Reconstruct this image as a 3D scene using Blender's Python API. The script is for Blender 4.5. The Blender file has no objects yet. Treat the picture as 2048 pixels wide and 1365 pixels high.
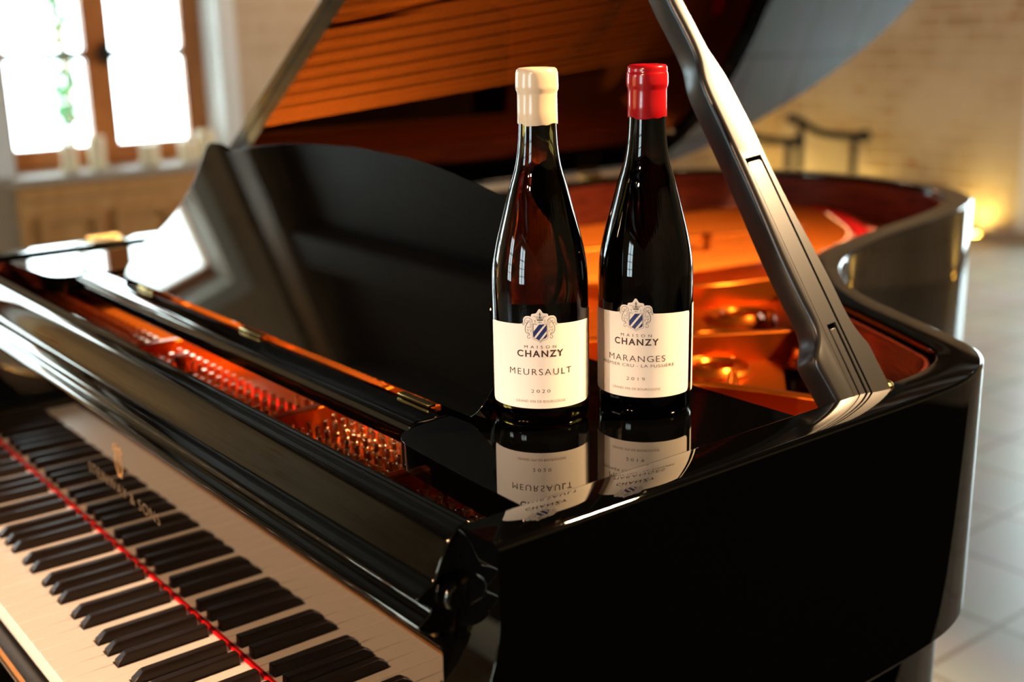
import bpy, bmesh, math, random
from mathutils import Vector, Matrix
from mathutils.geometry import delaunay_2d_cdt
random.seed(7)
SC = bpy.context.scene
COL = SC.collection
PI = math.pi

# ------------------------------------------------------------------ camera
K = 0.73                                   # height of the white key tops above the floor
cam_d = bpy.data.cameras.new('camera'); cam = bpy.data.objects.new('camera', cam_d); COL.objects.link(cam)
SC.camera = cam
CAMP = Vector((0.65884, -0.41674, 0.58002 + K))
YAW, PIT, ROL = 0.910344, 0.261874, -0.020959
_f = Vector((-math.sin(YAW) * math.cos(PIT), math.cos(YAW) * math.cos(PIT), -math.sin(PIT)))
_r = _f.cross(Vector((0, 0, 1))).normalized(); _u = _r.cross(_f)
_r2 = math.cos(ROL) * _r + math.sin(ROL) * _u; _u2 = -math.sin(ROL) * _r + math.cos(ROL) * _u
cam.matrix_world = Matrix(((_r2.x, _u2.x, -_f.x, CAMP.x), (_r2.y, _u2.y, -_f.y, CAMP.y), (_r2.z, _u2.z, -_f.z, CAMP.z), (0, 0, 0, 1)))
cam_d.sensor_width = 36.0; cam_d.lens = 2378.98 / 2048 * 36.0
cam_d.clip_start = 0.02; cam_d.clip_end = 200
cam_d.dof.use_dof = True; cam_d.dof.focus_distance = 1.0; cam_d.dof.aperture_fstop = 3.4

# ------------------------------------------------------------------ view, world, daylight
vs = SC.view_settings
vs.view_transform = 'Standard'; vs.look = 'None'; vs.gamma = 1.0; vs.use_curve_mapping = False
vs.exposure = 0.0
W = bpy.data.worlds.new('daylight'); SC.world = W; W.use_nodes = True
wn = W.node_tree; wn.nodes.clear()
wo = wn.nodes.new('ShaderNodeOutputWorld'); wb = wn.nodes.new('ShaderNodeBackground')
wb.inputs[0].default_value = (0.80, 0.93, 1.0, 1); wb.inputs[1].default_value = 16.0
wn.links.new(wb.outputs[0], wo.inputs[0])

# openings of the room: (x or y of the window plane, spans)
XW, XG = -4.78, -5.0                       # inner face of the left wall, plane of its window
YB, YF, XR, HC = 6.2, -5.0, 4.2, 2.66      # back wall, front wall, right wall, ceiling
def portal(name, loc, rot, sx, sy):
    l = bpy.data.lights.new(name, 'AREA'); l.shape = 'RECTANGLE'; l.size = sx; l.size_y = sy
    o = bpy.data.objects.new(name, l); COL.objects.link(o); o.location = loc; o.rotation_euler = rot
    l.cycles.is_portal = True
    return o
# portals only tell the renderer where daylight comes in: they give no light themselves
portal('window_portal', (-5.10, 1.58, 1.58), (0, -PI / 2, 0), 1.76, 1.1)
portal('window_portal', (-5.10, -0.81, 1.58), (0, -PI / 2, 0), 1.76, 1.1)
portal('window_portal', (-2.07, 6.45, 1.25), (-PI / 2, 0, 0), 1.7, 2.5)
portal('window_portal', (0.60, -5.25, 1.5), (PI / 2, 0, 0), 1.3, 2.3)
portal('window_portal', (-2.75, -5.25, 1.5), (PI / 2, 0, 0), 1.3, 2.3)

# ------------------------------------------------------------------ helpers
MATS = {}
def nt(name):
    m = bpy.data.materials.new(name); m.use_nodes = True; MATS[name] = m
    t = m.node_tree; b = t.nodes['Principled BSDF']
    return m, t, b
def simple(name, col, rough=0.5, metal=0.0, spec=0.5, coat=0.0, bump=None, noise=None):
    m, t, b = nt(name)
    b.inputs['Base Color'].default_value = (*col, 1); b.inputs['Roughness'].default_value = rough
    b.inputs['Metallic'].default_value = metal; b.inputs['Specular IOR Level'].default_value = spec
    b.inputs['Coat Weight'].default_value = coat; b.inputs['Coat Roughness'].default_value = 0.03
    if noise or bump:
        tc = t.nodes.new('ShaderNodeTexCoord'); n = t.nodes.new('ShaderNodeTexNoise')
        sc_ = (noise or bump)[0]; n.inputs['Scale'].default_value = sc_; n.inputs['Detail'].default_value = 5
        t.links.new(tc.outputs['Object'], n.inputs['Vector'])
        if noise:
            r = t.nodes.new('ShaderNodeMixRGB'); r.inputs[1].default_value = (*col, 1); r.inputs[2].default_value = (*noise[1], 1)
            t.links.new(n.outputs['Fac'], r.inputs[0]); t.links.new(r.outputs[0], b.inputs['Base Color'])
        if bump:
            bp = t.nodes.new('ShaderNodeBump'); bp.inputs['Strength'].default_value = bump[1]; bp.inputs['Distance'].default_value = bump[2]
            t.links.new(n.outputs['Fac'], bp.inputs['Height']); t.links.new(bp.outputs[0], b.inputs['Normal'])
    return m
def wood(name, c1, c2, rough=0.3, scale=(2, 14, 14), spec=0.5, coat=0.0):
    m, t, b = nt(name)
    tc = t.nodes.new('ShaderNodeTexCoord'); mp = t.nodes.new('ShaderNodeMapping'); mp.inputs['Scale'].default_value = scale
    n = t.nodes.new('ShaderNodeTexNoise'); n.inputs['Scale'].default_value = 3; n.inputs['Detail'].default_value = 8; n.inputs['Distortion'].default_value = 0.6
    r = t.nodes.new('ShaderNodeValToRGB'); r.color_ramp.elements[0].position = 0.35; r.color_ramp.elements[1].position = 0.7
    r.color_ramp.elements[0].color = (*c1, 1); r.color_ramp.elements[1].color = (*c2, 1)
    t.links.new(tc.outputs['Object'], mp.inputs[0]); t.links.new(mp.outputs[0], n.inputs['Vector'])
    t.links.new(n.outputs['Fac'], r.inputs[0]); t.links.new(r.outputs[0], b.inputs['Base Color'])
    b.inputs['Roughness'].default_value = rough; b.inputs['Specular IOR Level'].default_value = spec; b.inputs['Coat Weight'].default_value = coat
    return m
LACQ = simple('black_lacquer', (0.0008, 0.0008, 0.0008), 0.02); LACQ.node_tree.nodes['Principled BSDF'].inputs['IOR'].default_value = 1.85
LACQF = simple('fallboard_lacquer', (0.0008, 0.0008, 0.0008), 0.015); LACQF.node_tree.nodes['Principled BSDF'].inputs['IOR'].default_value = 2.3
LACQL = simple('lid_lacquer', (0.0008, 0.0008, 0.0008), 0.02); LACQL.node_tree.nodes['Principled BSDF'].inputs['IOR'].default_value = 1.6
for m_ in (LACQ, LACQF): m_.node_tree.nodes['Principled BSDF'].inputs['Specular Tint'].default_value = (1.0, 0.88, 0.70, 1)
SATIN = simple('satin_black', (0.014, 0.013, 0.012), 0.30, bump=(900, 0.05, 0.0002))
EBONY = simple('ebony', (0.016, 0.009, 0.005), 0.36, spec=0.3)
IVORY = simple('ivory_white', (0.86, 0.80, 0.68), 0.22)
BRONZE = simple('bronze_plate', (0.62, 0.135, 0.008), 0.30, metal=0.92, bump=(180, 0.06, 0.0006))
BRASS = simple('brass', (0.85, 0.60, 0.22), 0.2, metal=1.0)
STEEL = simple('pin_steel', (0.78, 0.46, 0.24), 0.18, metal=1.0)
STRING = simple('string_wire', (0.62, 0.145, 0.012), 0.40, metal=0.9)
FELT = simple('red_felt', (0.62, 0.006, 0.006), 0.95, spec=0.1)
MAHOG = wood('mahogany', (0.055, 0.008, 0.004), (0.13, 0.022, 0.008), 0.22, (3, 3, 30))
SOUND = wood('spruce', (0.025, 0.008, 0.003), (0.05, 0.016, 0.005), 0.35, (2, 26, 2))
RUBBER = simple('black_rubber', (0.01, 0.01, 0.01), 0.6)
PAPER = simple('label_paper', (0.90, 0.84, 0.74), 0.75, spec=0.2, bump=(500, 0.12, 0.0004))
INK = simple('brown_ink', (0.045, 0.022, 0.012), 0.6)
INKL = simple('light_brown_ink', (0.30, 0.19, 0.11), 0.6)
BLUE = simple('blue_ink', (0.015, 0.03, 0.16), 0.5)
GOLDD = simple('gold_decal', (0.80, 0.42, 0.14), 0.3, metal=0.6)
GOLDL = simple('faint_gold', (0.22, 0.15, 0.08), 0.4, metal=0.3)
WAXC = simple('cream_wax', (0.84, 0.64, 0.42), 0.22, coat=0.3)
WAXR = simple('red_wax', (0.36, 0.004, 0.007), 0.2, coat=0.4)
OAK = wood('window_oak', (0.44, 0.13, 0.022), (0.60, 0.20, 0.04), 0.4, (20, 20, 3))
PINE = wood('panel_pine', (0.52, 0.24, 0.065), (0.62, 0.31, 0.10), 0.5, (8, 8, 2))
PLASTER = simple('white_plaster', (0.80, 0.78, 0.72), 0.8, bump=(9, 0.2, 0.01))
SILLST = simple('sill_stone', (0.46, 0.36, 0.27), 0.5, noise=(6, (0.38, 0.30, 0.22)))
DARKW = wood('ceiling_wood', (0.015, 0.008, 0.004), (0.035, 0.019, 0.010), 0.6, (2, 12, 12))
BEAMW = wood('beam_wood', (0.16, 0.09, 0.04), (0.26, 0.15, 0.07), 0.6, (12, 2, 12))
RUG = simple('rug_wool', (0.004, 0.004, 0.004), 1.0, spec=0.0, noise=(60, (0.009, 0.008, 0.008)))
WAX = simple('candle_wax', (0.88, 0.76, 0.50), 0.45); WAX.node_tree.nodes['Principled BSDF'].inputs['Subsurface Weight'].default_value = 0.2
IRON = simple('wrought_iron', (0.02, 0.018, 0.014), 0.5, metal=0.5)
LEAD = simple('grey_lead', (0.20, 0.21, 0.18), 0.5)
LEAF = simple('leaf_green', (0.012, 0.085, 0.012), 0.5)
BARK = simple('bark', (0.16, 0.10, 0.05), 0.8)
def glass_pane():
    m = bpy.data.materials.new('window_glass'); m.use_nodes = True; t = m.node_tree; t.nodes.clear()
    o = t.nodes.new('ShaderNodeOutputMaterial'); mx = t.nodes.new('ShaderNodeMixShader'); fr = t.nodes.new('ShaderNodeFresnel')
    tr = t.nodes.new('ShaderNodeBsdfTransparent'); gl = t.nodes.new('ShaderNodeBsdfGlossy'); gl.inputs['Roughness'].default_value = 0.02
    fr.inputs['IOR'].default_value = 1.35; tr.inputs[0].default_value = (0.93, 0.97, 0.96, 1)
    t.links.new(fr.outputs[0], mx.inputs[0]); t.links.new(tr.outputs[0], mx.inputs[1]); t.links.new(gl.outputs[0], mx.inputs[2]); t.links.new(mx.outputs[0], o.inputs[0])
    return m
GLASS = glass_pane()
def bottle_glass(name, col):
    m, t, b = nt(name)
    b.inputs['Base Color'].default_value = (*col, 1); b.inputs['Roughness'].default_value = 0.0
    b.inputs['Transmission Weight'].default_value = 1.0; b.inputs['IOR'].default_value = 1.5
    return m
GL1 = bottle_glass('olive_glass', (0.055, 0.034, 0.007)); GL2 = bottle_glass('dark_glass', (0.004, 0.0025, 0.002))
def emit(name, col, s):
    m = bpy.data.materials.new(name); m.use_nodes = True; t = m.node_tree; t.nodes.clear()
    o = t.nodes.new('ShaderNodeOutputMaterial'); e = t.nodes.new('ShaderNodeEmission'); e.inputs[0].default_value = (*col, 1); e.inputs[1].default_value = s
    t.links.new(e.outputs[0], o.inputs[0]); return m
WARM = (1.0, 0.60, 0.37)
BULB = emit('fill_glow', WARM, 130.0)
SPOTG = emit('spot_glow', (1.0, 0.66, 0.36), 420.0)
UPG = emit('uplight_glow', (1.0, 0.74, 0.20), 200.0)

def stone_wall(name, c1, c2, mortar, scale=1.0):
    m, t, b = nt(name)
    tc = t.nodes.new('ShaderNodeTexCoord')
    sep = t.nodes.new('ShaderNodeSeparateXYZ'); add = t.nodes.new('ShaderNodeMath'); add.operation = 'ADD'; com = t.nodes.new('ShaderNodeCombineXYZ')
    t.links.new(tc.outputs['Object'], sep.inputs[0]); t.links.new(sep.outputs[0], add.inputs[0]); t.links.new(sep.outputs[1], add.inputs[1])
    t.links.new(add.outputs[0], com.inputs[0]); t.links.new(sep.outputs[2], com.inputs[1])
    nz = t.nodes.new('ShaderNodeTexNoise'); nz.inputs['Scale'].default_value = 3.0; nz.inputs['Detail'].default_value = 3
    mixv = t.nodes.new('ShaderNodeMixRGB'); mixv.inputs[0].default_value = 0.035; t.links.new(com.outputs[0], mixv.inputs[1]); t.links.new(nz.outputs['Color'], mixv.inputs[2])
    t.links.new(tc.outputs['Object'], nz.inputs['Vector'])
    br = t.nodes.new('ShaderNodeTexBrick'); br.inputs['Scale'].default_value = scale; br.inputs['Brick Width'].default_value = 0.27; br.inputs['Row Height'].default_value = 0.085
    br.inputs['Mortar Size'].default_value = 0.012; br.inputs['Mortar Smooth'].default_value = 0.6; br.inputs['Bias'].default_value = -0.2
    br.inputs['Color1'].default_value = (*c1, 1); br.inputs['Color2'].default_value = (*c2, 1); br.inputs['Mortar'].default_value = (*mortar, 1)
    t.links.new(mixv.outputs[0], br.inputs['Vector'])
    n2 = t.nodes.new('ShaderNodeTexNoise'); n2.inputs['Scale'].default_value = 2.2; n2.inputs['Detail'].default_value = 6; t.links.new(tc.outputs['Object'], n2.inputs['Vector'])
    rp = t.nodes.new('ShaderNodeValToRGB'); rp.color_ramp.elements[0].position = 0.35; rp.color_ramp.elements[1].position = 0.62
    t.links.new(n2.outputs['Fac'], rp.inputs[0])
    mx = t.nodes.new('ShaderNodeMixRGB'); mx.inputs[2].default_value = (*mortar, 1); t.links.new(rp.outputs[0], mx.inputs[0]); t.links.new(br.outputs['Color'], mx.inputs[1])
    n3 = t.nodes.new('ShaderNodeTexNoise'); n3.inputs['Scale'].default_value = 5.0; n3.inputs['Detail'].default_value = 2; mp3 = t.nodes.new('ShaderNodeMapping'); mp3.inputs['Scale'].default_value = (1, 1, 3.2)
    t.links.new(tc.outputs['Object'], mp3.inputs[0]); t.links.new(mp3.outputs[0], n3.inputs['Vector'])
    rp3 = t.nodes.new('ShaderNodeValToRGB'); rp3.color_ramp.elements[0].position = 0.66; rp3.color_ramp.elements[1].position = 0.72
    t.links.new(n3.outputs['Fac'], rp3.inputs[0])
    mx3 = t.nodes.new('ShaderNodeMixRGB'); mx3.inputs[2].default_value = (0.42, 0.17, 0.06, 1); t.links.new(rp3.outputs[0], mx3.inputs[0]); t.links.new(mx.outputs[0], mx3.inputs[1])
    t.links.new(mx3.outputs[0], b.inputs['Base Color']); b.inputs['Roughness'].default_value = 0.85; b.inputs['Specular IOR Level'].default_value = 0.2
    bp = t.nodes.new('ShaderNodeBump'); bp.inputs['Strength'].default_value = 0.4; bp.inputs['Distance'].default_value = 0.01; t.links.new(br.outputs['Fac'], bp.inputs['Height']); bp.invert = True
    t.links.new(bp.outputs[0], b.inputs['Normal'])
    return m
STONE = stone_wall('rubble_stone', (0.42, 0.29, 0.16), (0.56, 0.42, 0.26), (0.62, 0.50, 0.34))
STONE2 = stone_wall('plastered_brick', (0.46, 0.31, 0.18), (0.58, 0.42, 0.27), (0.62, 0.47, 0.31), 0.9)
def floor_mat():
    m, t, b = nt('stone_tiles')
    tc = t.nodes.new('ShaderNodeTexCoord'); mp = t.nodes.new('ShaderNodeMapping'); mp.inputs['Location'].default_value = (0.56 + 0.315 * 20, -1.87 + 0.285 * 60, 0)
    br = t.nodes.new('ShaderNodeTexBrick'); br.offset = 0.0; br.squash = 1.0
    br.inputs['Scale'].default_value = 1.0; br.inputs['Brick Width'].default_value = 0.315; br.inputs['Row Height'].default_value = 0.285
    br.inputs['Mortar Size'].default_value = 0.007; br.inputs['Mortar Smooth'].default_value = 0.3
    br.inputs['Color1'].default_value = (0.52, 0.49, 0.43, 1); br.inputs['Color2'].default_value = (0.60, 0.57, 0.50, 1); br.inputs['Mortar'].default_value = (0.30, 0.22, 0.15, 1)
    t.links.new(tc.outputs['Object'], mp.inputs[0]); t.links.new(mp.outputs[0], br.inputs['Vector'])
    n = t.nodes.new('ShaderNodeTexNoise'); n.inputs['Scale'].default_value = 5; n.inputs['Detail'].default_value = 7; t.links.new(tc.outputs['Object'], n.inputs['Vector'])
    mx = t.nodes.new('ShaderNodeMixRGB'); mx.blend_type = 'MULTIPLY'; mx.inputs[0].default_value = 0.35; t.links.new(br.outputs['Color'], mx.inputs[1]); t.links.new(n.outputs['Color'], mx.inputs[2])
    t.links.new(br.outputs['Color'], mx.inputs[1])
    t.links.new(mx.outputs[0], b.inputs['Base Color']); b.inputs['Roughness'].default_value = 0.32; b.inputs['Specular IOR Level'].default_value = 0.5
    return m
FLOORM = floor_mat()

def link(name, bm, mat, parent=None, smooth=True, angle=35, bevel=None):
    me = bpy.data.meshes.new(name); bmesh.ops.recalc_face_normals(bm, faces=bm.faces[:]) if bm.faces else None
    bm.to_mesh(me); bm.free()
    for mm in (mat if isinstance(mat, (list, tuple)) else [mat]): me.materials.append(mm)
    o = bpy.data.objects.new(name, me); COL.objects.link(o)
    if parent: o.parent = parent
    if smooth:
        for p in me.polygons: p.use_smooth = True
        me.set_sharp_from_angle(angle=math.radians(angle))
    if bevel:
        md = o.modifiers.new('bevel', 'BEVEL'); md.width = bevel; md.segments = 3; md.limit_method = 'ANGLE'; md.angle_limit = math.radians(40); md.harden_normals = False
    return o
def tag(o, label=None, cat=None, group=None, kind=None):
    if label: o['label'] = label
    if cat: o['category'] = cat
    if group: o['group'] = group
    if kind: o['kind'] = kind
    return o
def empty(name, loc=(0, 0, 0), label=None, cat=None, group=None):
    o = bpy.data.objects.new(name, None); COL.objects.link(o); o.location = loc; o.empty_display_size = 0.05
    return tag(o, label, cat, group)
def box(bm, x0, x1, y0, y1, z0, z1):
    v = [bm.verts.new((x, y, z)) for x in (x0, x1) for y in (y0, y1) for z in (z0, z1)]
    for f in ((0, 1, 3, 2), (4, 6, 7, 5), (0, 4, 5, 1), (2, 3, 7, 6), (0, 2, 6, 4), (1, 5, 7, 3)): bm.faces.new([v[i] for i in f])
    return bm
def B(*a): return box(bmesh.new(), *a)
def prism(bm, pts, f0, f1):
    """closed polygon pts; f0(p), f1(p) give the 3-D points of its two ends"""
    a = [bm.verts.new(f0(p)) for p in pts]; b = [bm.verts.new(f1(p)) for p in pts]; n = len(pts)
    bm.faces.new(a[::-1]); bm.faces.new(b)
    for i in range(n): bm.faces.new((a[i], a[(i + 1) % n], b[(i + 1) % n], b[i]))
    return bm
def lathe(bm, prof, cx=0, cy=0, n=32, z0=0.0, caps=True):
    rings = []
    for r, z in prof:
        if r < 1e-6: rings.append([bm.verts.new((cx, cy, z + z0))])
        else: rings.append([bm.verts.new((cx + r * math.cos(2 * PI * i / n), cy + r * math.sin(2 * PI * i / n), z + z0)) for i in range(n)])
    for a, b in zip(rings, rings[1:]):
        for i in range(n):
            j = (i + 1) % n
            if len(a) == 1 and len(b) == 1: break
            if len(a) == 1: bm.faces.new((a[0], b[j], b[i]))
            elif len(b) == 1: bm.faces.new((a[i], a[j], b[0]))
            else: bm.faces.new((a[i], a[j], b[j], b[i]))
    if caps:
        if len(rings[0]) > 1: bm.faces.new(rings[0][::-1])
        if len(rings[-1]) > 1: bm.faces.new(rings[-1])
    return bm
def tube(bm, pts, r, n=8, r1=None):
    pts = [Vector(p) for p in pts]; rings = []; m = len(pts)
    for k, p in enumerate(pts):
        d = (pts[min(k + 1, m - 1)] - pts[max(k - 1, 0)]).normalized()
        a = d.cross(Vector((0, 0, 1)));
        if a.length < 1e-3: a = d.cross(Vector((1, 0, 0)))
        a.normalize(); b = d.cross(a); rr = r if r1 is None else r + (r1 - r) * k / (m - 1)
        rings.append([bm.verts.new(p + rr * (math.cos(2 * PI * i / n) * a + math.sin(2 * PI * i / n) * b)) for i in range(n)])
    for a, b in zip(rings, rings[1:]):
        for i in range(n): bm.faces.new((a[i], a[(i + 1) % n], b[(i + 1) % n], b[i]))
    bm.faces.new(rings[0][::-1]); bm.faces.new(rings[-1])
    return bm
def catmull(P, per=8):
    out = []
    for i in range(len(P) - 1):
        p0 = P[max(i - 1, 0)]; p1 = P[i]; p2 = P[i + 1]; p3 = P[min(i + 2, len(P) - 1)]
        for k in range(per):
            t = k / per
            out.append(tuple(0.5 * ((2 * b) + (-a + c) * t + (2 * a - 5 * b + 4 * c - d) * t * t + (-a + 3 * b - 3 * c + d) * t ** 3) for a, b, c, d in zip(p0, p1, p2, p3)))
    out.append(tuple(P[-1])); return out
def offset(path, d):
    """path shifted to its left by d (2-D, mitred)"""
    out = []; n = len(path)
    for i in range(n):
        a = Vector(path[max(i - 1, 0)]); b = Vector(path[i]); c = Vector(path[min(i + 1, n - 1)])
        t1 = (b - a) if i > 0 else (c - b); t2 = (c - b) if i < n - 1 else (b - a)
        t1.normalize(); t2.normalize(); n1 = Vector((-t1.y, t1.x)); n2 = Vector((-t2.y, t2.x)); m = (n1 + n2).normalized()
        out.append(b + m * d / max(0.5, m.dot(n1)))
    return [(p.x, p.y) for p in out]
def sweep(bm, path, prof):
    """prof: closed loop of (offset to the left, z)"""
    cols = [offset(path, o) for o, z in prof]; n = len(prof)
    rings = [[bm.verts.new((cols[j][i][0], cols[j][i][1], prof[j][1])) for j in range(n)] for i in range(len(path))]
    for a, b in zip(rings, rings[1:]):
        for j in range(n): bm.faces.new((a[j], a[(j + 1) % n], b[(j + 1) % n], b[j]))
    bm.faces.new(rings[0][::-1]); bm.faces.new(rings[-1])
    return bm
def cdt(loops, extra=()):
    """triangulate the area inside the first loop minus the others; returns points, faces"""
    vs_ = []; es = []
    for L in loops:
        k = len(vs_); vs_ += [Vector(p) for p in L]; es += [(k + i, k + (i + 1) % len(L)) for i in range(len(L))]
    vs_ += [Vector(p) for p in extra]
    ov, oe, of, _, _, _ = delaunay_2d_cdt(vs_, es, [], 0, 1e-7)
    def inside(p, L):
        c = False; j = len(L) - 1
        for i in range(len(L)):
            xi, yi = L[i]; xj, yj = L[j]
            if (yi > p[1]) != (yj > p[1]) and p[0] < (xj - xi) * (p[1] - yi) / (yj - yi) + xi: c = not c
            j = i
        return c
    F = []
    for f in of:
        c = sum((ov[i] for i in f), Vector((0, 0))) / len(f)
        if inside(c, loops[0]) and not any(inside(c, L) for L in loops[1:]): F.append(list(f))
    return [(v.x, v.y) for v in ov], F
def slab(bm, loops, z0, z1, xf=lambda x, y, z: (x, y, z)):
    P, F = cdt(loops)
    for z, flip in ((z1, False), (z0, True)):
        vv = {}
        for f in F:
            for i in f:
                if i not in vv: vv[i] = bm.verts.new(xf(P[i][0], P[i][1], z))
            try: bm.faces.new([vv[i] for i in (f[::-1] if flip else f)])
            except ValueError: pass
    for L in loops:
        a = [bm.verts.new(xf(x, y, z0)) for x, y in L]; b = [bm.verts.new(xf(x, y, z1)) for x, y in L]
        for i in range(len(L)):
            j = (i + 1) % len(L); bm.faces.new((a[i], a[j], b[j], b[i]))
    bmesh.ops.remove_doubles(bm, verts=bm.verts[:], dist=1e-6)
    return bm
def text_mesh(body, bold=0.0, space=1.0):
    """2-D verts and faces of a line of text, normalised to cap height 1, centred on x"""
    cu = bpy.data.curves.new('t', 'FONT'); cu.body = body; cu.size = 1.0; cu.space_character = space; cu.offset = bold; cu.resolution_u = 4
    ob = bpy.data.objects.new('t', cu); COL.objects.link(ob)
    bpy.context.view_layer.update(); dg = bpy.context.evaluated_depsgraph_get()
    me = bpy.data.meshes.new_from_object(ob.evaluated_get(dg))
    V = [(v.co.x, v.co.y) for v in me.vertices]; F = [list(p.vertices) for p in me.polygons]
    bpy.data.objects.remove(ob); bpy.data.curves.remove(cu); bpy.data.meshes.remove(me)
    x0 = min(v[0] for v in V); x1 = max(v[0] for v in V); y0 = 0.0
    return [((v[0] - x0) / (x1 - x0) - 0.5, v[1]) for v in V], F
CAPH = 0.729                                # cap height of the built-in font at size 1

# ------------------------------------------------------------------ setting
def struct(name, bm, m, parent=None, **kw):
    o = link(name, bm, m, parent, **kw)
    if not parent: o['kind'] = 'structure'
    return o
struct('floor', B(-5.3, XR + 0.2, YF - 0.3, YB + 0.3, -0.08, 0.0), FLOORM, smooth=False)
struct('ceiling', B(-5.3, XR + 0.2, YF - 0.3, YB + 0.3, HC, HC + 0.1), DARKW, smooth=False)
# left wall with two deep window openings
WIN = [(1.075, 2.095), (-1.32, -0.30)]; ZS, ZT = 0.70, 2.455
bm = bmesh.new(); ys = [YF - 0.3, -1.32, -0.30, 1.075, 2.095, YB + 0.3]
for a, b in ((ys[0], ys[1]), (ys[2], ys[3]), (ys[4], ys[5])): box(bm, -5.12, XW, a, b, 0, HC)
for a, b in WIN: box(bm, -5.12, XW, a, b, 0, ZS - 0.03); box(bm, -5.12, XW, a, b, ZT, HC)
struct('wall_left', bm, STONE2, smooth=False)
def frame_window(name, axis, plane, a, b, z0, z1, rows, mat, left=0.078, mid=0.125, right=0.115, depth=0.05, leaves=2):
    """casement window; axis 'y' = lies in a plane x=plane, spans y in [a,b]"""
    root = empty(name); root['kind'] = 'structure'
    def bb(u0, u1, w0, w1, d0, d1):
        bm = bmesh.new()
        if axis == 'y': box(bm, plane + d0, plane + d1, u0, u1, w0, w1)
        else: box(bm, u0, u1, plane + d0, plane + d1, w0, w1)
        return bm
    fr = bmesh.new()
    def addb(*t):
        t_ = bb(*t); me = bpy.data.meshes.new('t'); t_.to_mesh(me); t_.free(); fr.from_mesh(me); bpy.data.meshes.remove(me)
    h = depth / 2
    zb, zt = z0 + 0.095, z1 - 0.02
    if leaves == 2:
        lw = (b - a - left - mid - right) / 2
        L = [(a + left, a + left + lw), (a + left + lw + mid, b - right)]
    else: L = [(a + left, b - right)]
    addb(a, a + left, z0, z1, -h, h); addb(b - right, b, z0, z1, -h, h)
    for u0, u1 in L: addb(u0, u1, z0, zb, -h, h); addb(u0, u1, zt, z1, -h, h)
    if leaves == 2: addb(L[0][1], L[1][0], z0, z1, -h, h + 0.012)
    o = link('window_frame', fr, mat, root, smooth=False, bevel=0.004)
    for u0, u1 in L:
        for k in range(rows):
            w0 = zb + (zt - zb) * k / rows; w1 = zb + (zt - zb) * (k + 1) / rows
            link('window_pane', bb(u0, u1, w0, w1, -0.003, 0.003), GLASS, root, smooth=False)
            if k: link('window_muntin', bb(u0, u1, w0 - 0.021, w0 + 0.021, -0.014, 0.014), LEAD, root, smooth=False)
    return root, L
w1, L1 = frame_window('window_1', 'y', XG, 1.075, 2.095, ZS, ZT, 4, OAK)
hd = bmesh.new(); box(hd, XG + 0.037, XG + 0.075, 1.583, 1.613, 1.16, 1.26); box(hd, XG + 0.06, XG + 0.078, 1.545, 1.613, 1.195, 1.222)
link('window_handle', hd, IRON, w1, bevel=0.006)
w2, L2 = frame_window('window_2', 'y', XG, -1.32, -0.30, ZS, ZT, 4, OAK)
# white plastered reveals and stone sills
for i, (a, b) in enumerate(WIN):
    bm = bmesh.new()
    box(bm, XG + 0.03, XW + 0.006, a - 0.004, a + 0.012, ZS, ZT); box(bm, XG + 0.03, XW + 0.006, b - 0.012, b + 0.004, ZS, ZT)
    box(bm, XG + 0.03, XW + 0.006, a, b, ZT - 0.012, ZT + 0.004)
    box(bm, XW, XW + 0.012, b, b + 0.075, ZS - 0.0, ZT + 0.07); box(bm, XW, XW + 0.012, a - 0.075, a, ZS, ZT + 0.07); box(bm, XW, XW + 0.012, a, b, ZT, ZT + 0.07)
    struct('trim_%d' % (i + 1), bm, PLASTER, smooth=False)
    bm = B(XG - 0.04, XW + 0.10, a - 0.05, b + 0.06, ZS - 0.035, ZS)
    struct('windowsill', bm, SILLST, smooth=False, bevel=0.006)
# panelled cover under window 1
t = empty('panelled_cabinet', (XW + 0.04, 1.58, 0), 'low pine cabinet with framed panels under the left window sill', 'cabinet')
bm = B(0, 0.035, -0.52, 0.57, 0.0, ZS - 0.037)
body = link('cabinet_body', bm, PINE, t, smooth=False)
for k in range(3):
    y0 = -0.44 + k * 0.335; bm = bmesh.new()
    for (a, b, c, d) in ((y0, y0 + 0.27, 0.50, 0.53), (y0, y0 + 0.27, 0.08, 0.11), (y0, y0 + 0.03, 0.11, 0.50), (y0 + 0.24, y0 + 0.27, 0.11, 0.50)): box(bm, 0.0345, 0.062, a, b, c, d)
    link('panel_frame', bm, PINE, t, smooth=False, bevel=0.004)
bm = B(0.0345, 0.052, -0.52, 0.57, 0.60, 0.655); link('cabinet_rail', bm, PINE, t, smooth=False, bevel=0.004)
# back wall with a wide glazed door on the right
DX0, DX1, DZ = -2.79, -1.35, 2.4
bm = bmesh.new(); box(bm, -5.3, DX0, YB, YB + 0.3, 0, HC); box(bm, DX1, XR + 0.2, YB, YB + 0.3, 0, HC); box(bm, DX0, DX1, YB, YB + 0.3, DZ, HC)
struct('wall_back', bm, STONE, smooth=False)
d1, _ = frame_window('door_1', 'x', YB + 0.16, DX0, DX1, 0.0, DZ, 3, PLASTER, left=0.06, mid=0.10, right=0.06)
bm = bmesh.new(); box(bm, DX0 - 0.19, DX0 + 0.012, YB - 0.03, YB + 0.1, 0.06, DZ + 0.15); box(bm, DX1 - 0.012, DX1 + 0.19, YB - 0.03, YB + 0.1, 0.06, DZ + 0.15); box(bm, DX0, DX1, YB - 0.03, YB + 0.1, DZ - 0.012, DZ + 0.15)
struct('trim_3', bm, PLASTER, smooth=False)
bm = B(-4.78, DX0 - 0.19, YB - 0.02, YB, 0, 0.07); struct('baseboard_back', bm, SILLST, smooth=False)
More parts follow.
